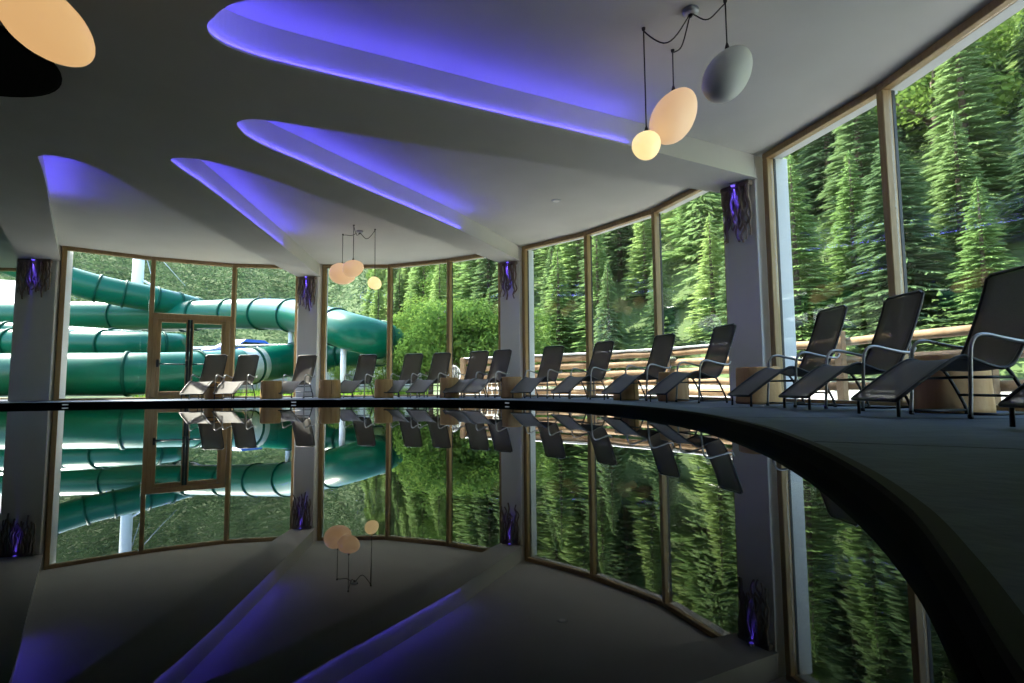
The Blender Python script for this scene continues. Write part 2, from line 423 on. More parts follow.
strip(R2LOW, .03, .64, 'blue light strip in the ceiling recess ending at the column left of the log fence')
strip(R3LOW, .03, .60, 'short blue light strip in the narrow recess left of the far hanging lamps')
strip(R4LOW, .03, .40, 'blue light strip in the leftmost recess, over the glass doors')
# small round downlight in the ceiling recess
t = empty('ceiling_spotlight', (.88, 10.52, HGT)); tag(t, 'small white round spotlight flush in the ceiling recess before the log fence windows', 'ceiling light')
mb = MB(); mb.lathe([(.09, -.012), (.10, -.006), (.10, -.0005)], 20); mb.build('trim_ring', M['white'], t)
mb = MB(); mb.lathe([(.06, -.016), (.065, -.0121)], 16); mb.build('lens', M['lampC'], t)
# black round panel in the middle of the low ceiling
t = empty('ceiling_panel', (-5.30, 4.93, SOF)); tag(t, 'large black round panel under the dark ceiling, behind the amber lamp', 'ceiling panel')
mb = MB(); mb.lathe([(.84, -.03), (.86, -.02), (.86, -.001)], 48); mb.build('disc', M['black'], t)
mb = MB(); mb.tube([(.87*math.cos(2*PI*k/48), .87*math.sin(2*PI*k/48), -.012) for k in range(48)], .012, 6, closed=True); mb.build('rim', M['black'], t)

# ------------------------------------------------------------------ columns
def col_frame(i):
    a, b = Vector((*COLS[i], ))[0:2] if False else (Vector(COLS[i][0]), Vector(COLS[i][1]))
    t = (b-a).normalized(); nrm = Vector((-t.y, t.x)); return a, b, t, nrm
for i in range(5):
    a, b, t, nrm = col_frame(i); w = (b-a).length; dep = .62
    c = (a+b)/2 + nrm*dep/2
    mb = MB(); mb.bbox((c.x, c.y, (DECK+HGT)/2), (w/2, dep/2, (HGT-DECK)/2-.0005), .012, (Vector((t.x, t.y, 0)), Vector((nrm.x, nrm.y, 0)), Vector((0,0,1))))
    o = mb.build('column', M['wall'])
    tag(o, ['wide plastered column left of the glass door bay', 'plastered column between the glass door bay and the bay of the far hanging lamps', 'plastered column left of the log fence windows',
            'nearest plastered column in view, left of the tall right windows', 'plastered column near the pool corner beside the camera'][i], 'column', kind='structure')

# ------------------------------------------------------------------ windows
Z = Vector((0,0,1))
def v3(p): return Vector((p[0], p[1], 0))
def member(name, a, b, z0, z1, win, w_in=.0, thick=.12, m='wood', off=0):
    t = (b-a).normalized(); nrm = Vector((-t.y, t.x, 0)); c = (a+b)/2 + nrm*(thick/2+off)
    mb = MB(); mb.bbox((c.x, c.y, (z0+z1)/2), ((b-a).length/2, thick/2, (z1-z0)/2), .008, (t, nrm, Z))
    return mb.build(name, M[m], win)
WLAB = ['window behind the leftmost column showing the slide', 'three pane window bay with the glass double door and green slide',
        'three pane window bay behind the far hanging lamps', 'three pane window bay in front of the log fence', 'tall window bay at the right behind the nearest loungers', 'window bay beside the pool corner']
for bi, B in enumerate(BAYS[:5]):
    top = HGT-.002 if bi < 5 else SOF-.002
    win = empty('window_%d' % (bi+1)); tag(win, WLAB[bi], 'window', kind='structure')
    P = [v3(p) for p in B]
    for k in range(len(P)-1):
        a, b = P[k], P[k+1]; t = (b-a).normalized(); nrm = Vector((-t.y, t.x, 0))
        member('top_rail', a, b, top-.095, top, win)
        member('bottom_rail', a, b, DECK, DECK+.05, win)
        # upright at the start of the pane; the last pane also gets one at its end
        member('mullion' if k else 'jamb', a, a+t*.105, DECK+.05, top-.095, win)
        member('gasket', a+t*.02, a+t*.10, DECK+.05, top-.095, win, thick=.05, m='gasket', off=.121)
        if k == len(P)-2: member('jamb', b-t*.105, b, DECK+.05, top-.095, win)
        if bi == 1 and k == 1: continue
        c = (a+b)/2 + nrm*.07; z0, z1 = DECK+.052, top-.097; x0 = .107; x1 = .107 if k == len(P)-2 else .002
        g0, g1 = a + t*x0, b - t*x1; c = (g0+g1)/2 + nrm*.085
        MB().box((c.x, c.y, (z0+z1)/2), ((g1-g0).length/2, .011, (z1-z0)/2), (t, nrm, Z)).build('pane', M['glass'], win)
    # white outer head and side reveals
    for k in range(len(P)-1):
        member('outer_head', P[k], P[k+1], top-.05, top, win, thick=.17, m='white', off=.175)
    if 0 < bi < 5:
        t0 = (P[1]-P[0]).normalized(); t1 = (P[-1]-P[-2]).normalized()
        member('outer_reveal', P[0]-t0*.04, P[0]+t0*.05, DECK-.08, top-.051, win, thick=.25, m='white', off=.175)
        member('outer_reveal', P[-1]-t1*.05, P[-1]+t1*.04, DECK-.08, top-.051, win, thick=.25, m='white', off=.175)
# glass double door in the second pane of window_2
a, b = v3(BAYS[1][1]), v3(BAYS[1][2]); t = (b-a).normalized(); nrm = Vector((-t.y, t.x, 0)); a0 = a + t*.105; b0 = b
dr = empty('door_1', a); tag(dr, 'timber framed glass double door with black panic bars', 'door', kind='structure'); L0 = Vector(a)
def dm(name, p, q, z0, z1, m='wood', thick=.1, off=.02, parent=dr, bev=.006):
    c = (p+q)/2 + nrm*(thick/2+off); mb = MB(); mb.bbox((c.x-L0.x, c.y-L0.y, (z0+z1)/2), ((q-p).length/2, thick/2, (z1-z0)/2), bev, (t, nrm, Z)); return mb.build(name, M[m], parent)
ZT = 2.26; W = (b0-a0).length
dm('transom', a0, b0, ZT, ZT+.14, off=-.02, thick=.16)
dm('door_post', a0, a0+t*.10, DECK+.051, ZT, off=-.01, thick=.14); dm('door_post', b0-t*.13, b0, DECK+.051, ZT, off=-.01, thick=.14)
z1 = HGT-.1
c = (a0+b0)/2 + nrm*.085; MB().box((c.x-L0.x, c.y-L0.y, (ZT+.14+z1)/2), (W/2-.002, .011, (z1-ZT-.142)/2), (t, nrm, Z)).build('pane', M['glass'], dr)
xm = .10 + (W-.23)*.47
for s, (x0, x1) in enumerate(((.102, xm-.004), (xm+.004, W-.132))):
    lf = empty('door_leaf', (0,0,0)); lf.parent = dr
    p, q = a0+t*x0, a0+t*x1
    dm('stile', p, p+t*.085, DECK+.052, ZT-.004, parent=lf); dm('stile', q-t*.085, q, DECK+.052, ZT-.004, parent=lf)
    dm('rail', p+t*.086, q-t*.086, ZT-.10, ZT-.004, parent=lf); dm('rail', p+t*.086, q-t*.086, DECK+.052, DECK+.20, parent=lf)
    e0, e1 = (q-t*.055, q-t*.0) if s == 0 else (p, p+t*.055)
    dm('seal_strip', e0, e1, DECK+.06, ZT-.01, m='gasket', thick=.012, off=.0045, parent=lf, bev=.002)
    g0, g1 = p+t*.087, q-t*.087; c = (g0+g1)/2 + nrm*.075
    MB().box((c.x-L0.x, c.y-L0.y, (DECK+.2+ZT-.1)/2), ((g1-g0).length/2, .008, (ZT-.102-DECK-.202)/2), (t, nrm, Z)).build('pane', M['glass'], lf)
    zb = 1.02; y_ = -.05
    u0, u1 = p+t*.04-nrm*.05-L0, q-t*.04-nrm*.05-L0
    bar = MB().tube([(u0.x, u0.y, zb), (u1.x, u1.y, zb)], .016, 8).build('panic_bar', M['gasket'], lf)
    for u in (u0, u1):
        MB().bbox((u.x+nrm.x*.015, u.y+nrm.y*.015, zb+.02), (.03, .055, .10), .01, (t, nrm, Z)).build('bar_bracket', M['gasket'], bar)

# ------------------------------------------------------------------ solid walls
def wall(name, p, q, label, z1=HGT-.001, th=.2):
    p, q = v3(p), v3(q); t = (q-p).normalized(); nrm = Vector((-t.y, t.x, 0)); c = (p+q)/2 + nrm*th/2
    mb = MB(); mb.box((c.x, c.y, (z1)/2), ((q-p).length/2, th/2, z1/2), (t, nrm, Z)); tag(mb.build(name, M['wall']), label, 'wall', kind='structure')
nm = ['wall_back', 'wall_back_left', 'wall_rear', 'wall_rear_left', 'wall_left', 'wall_left_far', 'wall_left_corner']
for i in range(len(BACK)-1): wall(nm[i], BACK[i], BACK[i+1], 'plain plastered wall at the dark side of the hall')
for i_, (p_, q_) in enumerate(zip(BAYS[5], BAYS[5][1:])): wall(['wall_right', 'wall_right_rear', 'wall_right_back'][i_], p_, q_, 'plain plastered wall beside the pool corner, outside the picture')
wall('wall_return', (-14.05, 16.15), (-12.15, 13.75), 'short plastered wall hidden behind the wide left column')

# ------------------------------------------------------------------ branch sconces on the columns
def sconce(i, rnd, label, nb=11, wdt=.56):
    a, b, t2, n2 = col_frame(i); t = Vector((t2.x, t2.y, 0)); nrm = Vector((n2.x, n2.y, 0)); mid = v3((a+b)/2)
    root = empty('branch_wall_lamp', (mid.x, mid.y, SOF)); tag(root, label, 'wall lamp', 'blue lit branch hangings on the columns')
    def W_(u, o, z): p = t*u - nrm*o; return Vector((p.x, p.y, z))
    MB().bbox(W_(0, .055, -.045), (wdt/2, .05, .04), .01, (t, nrm, Z)).build('mounting_board', M['branch'], root)
    for k in range(nb):
        u = -wdt/2 + .03 + (wdt-.06)*k/(nb-1) + rnd.uniform(-.012, .012); ln = rnd.uniform(.58, .95) * (1.0 if abs(k-(nb-1)/2) > 1 else .95)
        pts = []; rr = []; x = u; o = rnd.uniform(.06, .10); ph = rnd.uniform(0, 6); am = rnd.uniform(.004, .016); r0 = rnd.uniform(.023, .033)
        for s in range(9):
            f = s/8
            pts.append(W_(x + am*math.sin(ph+f*6) + f*rnd.uniform(-.05, .05), max(.025, o + .02*math.cos(ph+f*5)), -.07 - f*ln)); rr.append(r0*(1-.55*f))
        MB().tube(catmull(pts, 3), [r0*(1-.42*q/24) for q in range(25)], 6).build('branch', M['branch'], root)
    MB().lathe([(.035, -.03), (.05, -.012), (.05, -.001)], 16, W_(0, .135, 0)).build('lamp_housing', M['white'], root)
    MB().lathe([(.004, -.046), (.03, -.0405), (.033, -.0305)], 14, W_(0, .135, 0)).build('lamp_lens', M['ledspot'], root)
    ld = bpy.data.lights.new('blue_spot', 'SPOT'); ld.color = (.10, .06, 1); ld.energy = 14; ld.spot_size = math.radians(34); ld.spot_blend = .7; ld.shadow_soft_size = .03
    lo = bpy.data.objects.new('blue_spot', ld); COL.objects.link(lo); p = W_(0, .135, -.055); lo.location = Vector((mid.x, mid.y, SOF)) + p
    tgt = Vector((mid.x, mid.y, SOF)) + W_(0, .085, -.8); lo.rotation_euler = (tgt - lo.location).to_track_quat('-Z', 'Y').to_euler()
rs = random.Random(3)
sconce(0, rs, 'blue lit hanging branches on the wide leftmost column', 14, .72)
sconce(1, rs, 'blue lit hanging branches on the column left of the far hanging lamps', 12, .54)
sconce(2, rs, 'blue lit hanging branches on the column left of the log fence windows', 11, .47)
sconce(3, rs, 'blue lit hanging branches on the nearest column, beside the tall right windows', 13, .54)

# ------------------------------------------------------------------ pendant lamps
def pendant(label, c, a, b, axis, m, hook, group, ceil=HGT, canopy=None, sag=None, top=None):
    root = empty('pendant_lamp', (hook[0], hook[1], ceil)); tag(root, label, 'lamp', group); H = Vector(root.location)
    c = Vector(c) - H; MB().egg(c, a, b, axis).build('lamp_shade', M[m], root)
    ax = Vector(axis).normalized()
    topz = c.z + (1/math.sqrt((ax.z/a)**2 + (1-ax.z**2)/(b*b)))*.97
    MB().tube([(0, 0, -.02), (c.x*.5, c.y*.5, topz*.5), (c.x, c.y, topz)], .007, 6).build('cord', M['cord'], root)
    MB().lathe([(.012, topz-.01), (.022, topz+.005), (.010, topz+.05)], 12, (c.x, c.y, 0)).build('cord_grip', M['cord'], root)
    MB().lathe([(.006, -.035), (.018, -.02), (.02, -.0005)], 10).build('ceiling_hook', M['cord'], root)
    if canopy:
        q = Vector((canopy[0], canopy[1], ceil)) - H
        pts = []
        for k in range(15):
            f = k/14; p = q*f; p.z = -.03 - sag*4*f*(1-f) + .012*math.sin(f*9); pts.append(p)
        MB().tube(pts, .007, 6).build('swag_cord', M['cord'], root)
    return root
def canopy(p, label, ceil=HGT):
    root = empty('ceiling_rose', (p[0], p[1], ceil)); tag(root, label, 'ceiling rose', 'ceiling roses of the lamp clusters')
    MB().lathe([(.05, -.045), (.075, -.03), (.08, -.0005)], 20).build('cover', M['galv'], root)
    MB().lathe([(.008, -.075), (.02, -.06), (.022, -.0455)], 10).build('cord_outlet', M['cord'], root)
G1, G2 = 'egg lamps over the right side of the pool', 'egg lamps at the far side of the pool'
canopy((1.74, 5.06), 'small ceiling rose where the cords of the three right hand egg lamps meet')
pendant('small round glowing lamp, lowest of the three on the right', (1.37, 5.40, 2.75), .145, .14, (.5, 0, .5), 'lampA', (1.35, 5.32), G1, canopy=(1.74, 5.06), sag=.2)
pendant('glowing warm egg lamp between the round lamp and the unlit one', (1.745, 5.69, 3.20), .335, .22, (.52, .1, .85), 'lampB', (1.75, 5.69), G1, canopy=(1.74, 5.06), sag=.12)
pendant('unlit white egg lamp, rightmost of its group of three', (2.02, 4.92, 3.21), .30, .195, (.55, .1, .8), 'lampC', (2.02, 4.92), G1, canopy=(1.74, 5.06), sag=.1)
canopy((-3.48, 12.51), 'small ceiling rose where the cords of the three far egg lamps meet')
pendant('large pale egg lamp, leftmost of the far group', (-3.94, 12.75, 2.98), .30, .245, (.9, .2, -.25), 'lampB', (-3.94, 12.75), G2, canopy=(-3.48, 12.51), sag=.03)
pendant('egg lamp overlapping the large pale one in the far group', (-3.50, 12.1, 2.97), .235, .19, (.8, .2, .3), 'lampB', (-3.48, 12.03), G2, canopy=(-3.48, 12.51), sag=.12)
pendant('small round bright lamp, rightmost and lowest of the far group', (-3.09, 12.40, 2.69), .155, .14, (.8, 0, -.5), 'lampA', (-3.09, 12.36), G2, canopy=(-3.48, 12.51), sag=.16)
pendant('large amber egg lamp under the dark ceiling at the upper left', (-2.87, 3.28, 2.60), .31, .19, (.76, .1, -.66), 'lampD', (-2.97, 3.25), 'egg lamps at the dark side of the pool', ceil=SOF)

# ------------------------------------------------------------------ loungers
# local frame: origin on the floor under the foot end, +X towards the head
PROF = [(.0,.135),(.12,.225),(.26,.325),(.38,.405),(.46,.445),(.52,.452),(.60,.425),(.70,.385),(.78,.368),(.84,.385),(.90,.455),(.98,.61),(1.06,.80),(1.125,.975),(1.165,1.10),(1.175,1.145)]
HW = .275
def make_lounger():
    root = empty('sun_lounger')
    pr = catmull([(x, 0, z) for x, z in PROF], 3); n = len(pr); mb = MB()
    vs = []; fs = []
    nv = 7
    nor = []
    for i in range(n):
        d = (pr[min(i+1, n-1)] - pr[max(i-1, 0)]).normalized(); nor.append(Vector((-d.z, 0, d.x)))
    for side in (0, 1):
        for i in range(n):
            for k in range(nv):
                y = -HW + 2*HW*k/(nv-1); sagd = -.018*(1-(y/HW)**2)
                p = pr[i] + nor[i]*(sagd + (.003 if side == 0 else -.003)); vs.append((p.x, y, p.z))
    S = n*nv
    for i in range(n-1):
        for k in range(nv-1):
            q = i*nv+k; fs.append((q, q+1, q+nv+1, q+nv)); fs.append((S+q, S+q+nv, S+q+nv+1, S+q+1))
    for i in range(n-1):
        for k in (0, nv-1): q = i*nv+k; fs.append((q, q+nv, S+q+nv, S+q))
    for k in range(nv-1):
        for i in (0, n-1): q = i*nv+k; fs.append((q, q+1, S+q+1, S+q))
    mb.add(vs, fs, True); mb.build('sling', M['sling'], root)
    # frame: one tube running round the sling
    loop = [Vector((p.x, -HW, p.z)) for p in pr]
    tl = loop[-1]
    pts = loop[:-1] + [Vector((tl.x-.001, -HW, tl.z-.02)), Vector((tl.x+.004, -HW+.05, tl.z+.012)), Vector((tl.x+.004, HW-.05, tl.z+.012)), Vector((tl.x-.001, HW, tl.z-.02))] + [Vector((p.x, HW, p.z)) for p in reversed(pr[:-1])]
    MB().tube(pts, .0145, 8, closed=True).build('sling_frame', M['steel_d'], root)
    for s in (-1, 1):
        y = s*(HW+.035)
        # arm and front leg: one bent tube
        arm = catmull([(.50,y,.018),(.515,y,.20),(.53,y,.45),(.545,y,.545),(.585,y,.602),(.66,y,.612),(.76,y,.590),(.90,y,.560),(1.0,y,.555),(1.035,y,.60)], 4)
        o = MB().tube(arm, .0145, 8).build('armrest', M['steel'], root)
        MB().lathe([(.018, 0), (.018, .03)], 10, (.50, y, 0)).build('foot_cap', M['rubber'], o)
        rear = [(.78,y,.37),(.83,y,.30),(.93,y,.10),(.955,y,.018)]
        o = MB().tube(catmull(rear, 3), .0135, 8).build('rear_leg', M['steel_d'], root)
        MB().lathe([(.017, 0), (.017, .03)], 10, (.955, y, 0)).build('foot_cap', M['rubber'], o)
        MB().tube([(.525,y,.30),(.83,y,.30)], .011, 8).build('side_bar', M['steel_d'], root)
        o = MB().tube([(.035, s*(HW-.03), .155),(.03, s*(HW-.03), .012)], .013, 8).build('foot_stub', M['steel_d'], root)
        MB().tube([(.50,y,.035),(.70,y,.03),(.955,y,.035)], .011, 8).build('floor_rail', M['steel_d'], root)
    MB().tube([(.525,-HW-.035,.30),(.525,HW+.035,.30)], .011, 8).build('cross_bar', M['steel_d'], root)
    MB().tube([(.90,-HW-.035,.16),(.90,HW+.035,.16)], .011, 8).build('cross_bar', M['steel_d'], root)
    return root
LTOP = 1.175
CH = [  # back-top position, direction tweak (deg), label
    ((3.92, 2.85), 20, 'taupe mesh lounger cut off by the right edge, only its foot end showing'),
    ((4.0, 4.345), 11, 'largest taupe lounger at the right edge, right of the big dark stump'),
    ((3.99, 5.60), 5, 'taupe mesh lounger left of the big dark stump table, a window post behind its back'),
    ((3.82, 6.57), 1, 'taupe mesh lounger just right of the stump that stands against the nearest column'),
    ((3.25, 8.44), 0, 'taupe mesh lounger whose back stands before the nearest column'),
    ((2.74, 9.91), 0, 'taupe lounger left of the pale stump, before the rightmost pane of the log fence bay'),
    ((1.90, 11.37), -2, 'taupe mesh lounger with its back before the middle pane of the log fence bay'),
    ((.95, 12.55), 4, 'taupe mesh lounger with its back before the leftmost pane of the log fence bay'),
    ((-.23, 13.72), -4, 'taupe lounger leaning before the column left of the log fence bay'),
    ((-.83, 14.15), 0, 'taupe lounger half hidden behind the one at the middle column'),
    ((-1.86, 14.72), -4, 'taupe lounger in front of the right post of the far lamps bay'),
    ((-2.66, 15.02), -4, 'taupe lounger against green bushes, right of the slide end'),
    ((-3.98, 15.30), -8, 'taupe lounger below the far lamps and the curved slide end'),
    ((-5.64, 15.28), -12, 'taupe lounger before the column right of the glass doors'),
    ((-7.10, 14.95), -14, 'taupe lounger right of the glass doors, before the lower green tube'),
    ((-7.84, 14.70), -15, 'leftmost taupe lounger, before the right leaf of the glass doors'),
]
base = make_lounger(); first = True
for (x, y), tw, lab in CH:
    d = Vector((x+5.3, y-6.4)); ang = math.atan2(d.y, d.x) + math.radians(tw)
    o = base if first else copy_tree(base); first = False
    o.location = (x - LTOP*math.cos(ang), y - LTOP*math.sin(ang), DECK+.0012); o.rotation_euler = (0,0,ang)
    tag(o, lab, 'lounger', 'sun loungers along the windows')

# ------------------------------------------------------------------ stump tables
def make_stump(seed, r=.25, h=.45):
    rn = random.Random(seed); root = empty('stump_table'); n = 28
    jig = [1 + .03*math.sin(2*PI*k/n*2+seed) + .02*math.sin(2*PI*k/n*5+seed*2) + rn.uniform(-.008, .008) for k in range(n)]
    MB().lathe([(r*1.03, 0), (r*1.035, .04), (r, h*.5), (r*.985, h-.014), (r*.96, h)], n, jig=jig).build('trunk', M['log'], root)
    mb = MB()
    mb.lathe([(r*.95, h+.0005), (r*.94, h+.006)], n, jig=jig); mb.build('cut_top', M['logtop'], root)
    a = rn.uniform(2.2, 4.4); d = Vector((math.cos(a), math.sin(a), 0)); sd = Vector((-d.y, d.x, 0)); k = int(a/(2*PI)*n) % n
    mb = MB(); mb.box(d*(r*jig[k]*1.005) + Vector((0,0,h*.5)), (.006, .004, h*.48), (d, sd, Z)); mb.build('drying_crack', M['crack'], root)
    return root
ST = [((-7.70,14.40),.22,.43,'wooden stump table between the two leftmost loungers'), ((-6.17,14.25),.255,.45,'wooden stump table left of the lounger at the column by the doors'),
      ((-4.66,14.2),.255,.46,'broad wooden stump table right of the column by the glass doors'), ((-3.28,14.2),.235,.46,'wooden stump table below the end of the green slide'),
      ((-1.54,13.6),.235,.48,'brown stump table before the right post of the far lamps bay'), ((-.02,12.55),.225,.47,'orange stump table before the column left of the log fence bay'),
      ((2.06,10.1),.225,.42,'small stump table under the lounger at the middle pane of the log fence bay'), ((2.66,9.2),.24,.47,'pale stump table left of the lounger before the nearest column'),
      ((3.36,7.6),.275,.49,'stump table standing against the nearest column'), ((3.92,4.975),.295,.50,'largest stump table, dark, beside the lounger at the right edge')]
for i, ((x, y), r, h, lab) in enumerate(ST):
    o = make_stump(11+i*7, r, h); o.location = (x, y, DECK+.0012); o.rotation_euler = (0,0,i*1.3 if i < 9 else 2.6); tag(o, lab, 'side table', 'stump tables between the loungers')

# ------------------------------------------------------------------ lamps in the pool wall
def pool_lamp(x, y, label):
    best = min(range(len(pool)), key=lambda i: (pool[i][0]-x)**2 + (pool[i][1]-y)**2)
    p = Vector((*pool[best], 0)); q = Vector((*pool[(best+1) % len(pool)], 0)); t = (q-p).normalized(); nrm = Vector((-t.y, t.x, 0))
    if (p+nrm-Vector((-6, 5, 0))).length > (p-nrm-Vector((-6, 5, 0))).length: nrm = -nrm     # into the pool
    root = empty('pool_lamp', (p.x, p.y, .035)); tag(root, label, 'pool lamp', 'small lamps in the black pool wall')
    MB().bbox(nrm*.006, (.055, .008, .012), .003, (t, nrm, Z)).build('housing', M['galv'], root)
    MB().bbox(nrm*.015, (.045, .003, .007), .002, (t, nrm, Z)).build('lens', M['poolled'], root)
pool_lamp(-9.3, 11.7, 'small oblong lamp in the pool wall below the wide leftmost column')
pool_lamp(-4.7, 12.3, 'small oblong lamp in the pool wall below the column by the glass doors')
pool_lamp(-.08, 10.4, 'small oblong lamp in the pool wall below the column left of the log fence')

# ------------------------------------------------------------------ outside: ground and hill
def lerp_table(T, x):
    if x <= T[0][0]: return T[0][1]
    for (a, va), (b, vb) in zip(T, T[1:]):
        if x <= b:
            f = (x-a)/(b-a); f = f*f*(3-2*f); return va + (vb-va)*f
    return T[-1][1]
R0T = [(-40, 74), (-22, 70), (-13, 50), (-7, 31), (2, 25), (12, 21), (25, 17), (40, 15.5), (55, 15.5), (80, 17)]
SLT = [(-40, .52), (-20, .54), (-8, .62), (4, .74), (20, .86), (40, .92), (80, .92)]
def hill(x, y):
    az = math.degrees(math.atan2(x, y)); r = math.hypot(x, y)
    e = r - lerp_table(R0T, az); s = lerp_table(SLT, az)
    h = 0 if e < -2 else s*(e+2)**2/8 if e < 2 else s*e
    if e > 0: h += min(1, e/6)*(1.0*math.sin(x*.21+1)*math.cos(y*.17) + .5*math.sin(x*.5+y*.4))
    return h - .01
c0 = Vector((-5.3, 6.4, 0)); AZ0, AZ1, NA = -78, 112, 110
def room_hit(d):
    best = 9
    for i in range(len(ROOM)):
        p, q = v3(ROOM[i]), v3(ROOM[(i+1)%len(ROOM)]); e = q-p; den = d.x*e.y - d.y*e.x
        if abs(den) < 1e-9: continue
        w_ = p-c0; t = (w_.x*e.y - w_.y*e.x)/den; s_ = (w_.x*d.y - w_.y*d.x)/den
        if t > 0 and 0 <= s_ <= 1: best = max(best, t)
    return best
RR = [0, .4, 1.5, 3, 5, 7, 9, 12, 15, 19, 24, 30, 37, 45, 54, 65, 78, 92, 108, 126, 146, 170]
vs = []; fs = []
for i in range(NA+1):
    az = math.radians(AZ0 + (AZ1-AZ0)*i/NA); d = Vector((math.sin(az), math.cos(az), 0)); r0 = room_hit(d)+.17
    for q in RR:
        p = c0 + d*(r0+q); vs.append((p.x, p.y, hill(p.x, p.y) if q > 2 else -.01))
nr = len(RR)
for i in range(NA):
    for k in range(nr-1): fs.append((i*nr+k, i*nr+k+1, i*nr+nr+k+1, i*nr+nr+k))
def terrain_mat():
    m = mat('hill_ground', (.5, .47, .4), .95); nt = m.node_tree; N = nt.nodes; L = nt.links; b = N['Principled BSDF']
    tc = N.new('ShaderNodeTexCoord'); sp = N.new('ShaderNodeSeparateXYZ'); L.new(tc.outputs['Object'], sp.inputs[0])
    nz = N.new('ShaderNodeTexNoise'); nz.inputs['Scale'].default_value = .35; nz.inputs['Detail'].default_value = 6; L.new(tc.outputs['Object'], nz.inputs['Vector'])
    gr = N.new('ShaderNodeValToRGB'); gr.color_ramp.elements[0].color = (.025, .05, .014, 1); gr.color_ramp.elements[1].color = (.09, .14, .035, 1); L.new(nz.outputs['Fac'], gr.inputs[0])
    n2 = N.new('ShaderNodeTexNoise'); n2.inputs['Scale'].default_value = 3; n2.inputs['Detail'].default_value = 4; L.new(tc.outputs['Object'], n2.inputs['Vector'])
    gv = N.new('ShaderNodeValToRGB'); gv.color_ramp.elements[0].color = (.36, .35, .33, 1); gv.color_ramp.elements[1].color = (.50, .48, .44, 1); L.new(n2.outputs['Fac'], gv.inputs[0])
    ma = N.new('ShaderNodeMath'); ma.operation = 'MULTIPLY_ADD'; ma.inputs[1].default_value = 1.2; L.new(nz.outputs['Fac'], ma.inputs[0]); L.new(sp.outputs['Z'], ma.inputs[2])
    st = N.new('ShaderNodeMapRange'); st.inputs[1].default_value = .75; st.inputs[2].default_value = 1.2; L.new(ma.outputs[0], st.inputs[0])
    xr = N.new('ShaderNodeMapRange'); xr.inputs[1].default_value = -3.2; xr.inputs[2].default_value = -.8; xr.inputs[3].default_value = 1; xr.inputs[4].default_value = 0
    nx = N.new('ShaderNodeMath'); nx.operation = 'MULTIPLY_ADD'; nx.inputs[1].default_value = 1.5; L.new(nz.outputs['Fac'], nx.inputs[0]); L.new(sp.outputs['X'], nx.inputs[2]); L.new(nx.outputs[0], xr.inputs[0])
    ds = N.new('ShaderNodeVectorMath'); ds.operation = 'DISTANCE'; ds.inputs[1].default_value = (-5.3, 6.4, 0); L.new(tc.outputs['Object'], ds.inputs[0])
    dr_ = N.new('ShaderNodeMapRange'); dr_.inputs[1].default_value = 12.6; dr_.inputs[2].default_value = 12.75; L.new(ds.outputs['Value'], dr_.inputs[0])  # pale ground ring along the windows, added to bounce daylight onto the ceiling
    ml = N.new('ShaderNodeMath'); ml.operation = 'MULTIPLY'; L.new(dr_.outputs[0], ml.inputs[0]); L.new(xr.outputs[0], ml.inputs[1])
    mxx = N.new('ShaderNodeMath'); mxx.operation = 'MAXIMUM'; L.new(ml.outputs[0], mxx.inputs[0]); L.new(st.outputs[0], mxx.inputs[1])
    mx = N.new('ShaderNodeMixRGB'); L.new(mxx.outputs[0], mx.inputs[0]); L.new(gv.outputs[0], mx.inputs[1]); L.new(gr.outputs[0], mx.inputs[2]); L.new(mx.outputs[0], b.inputs['Base Color'])
    return m
mb = MB(); mb.add(vs, fs, True); tag(mb.build('hill_terrain', terrain_mat()), 'steep forested hillside and gravel ground outside the windows', 'hillside', kind='structure')

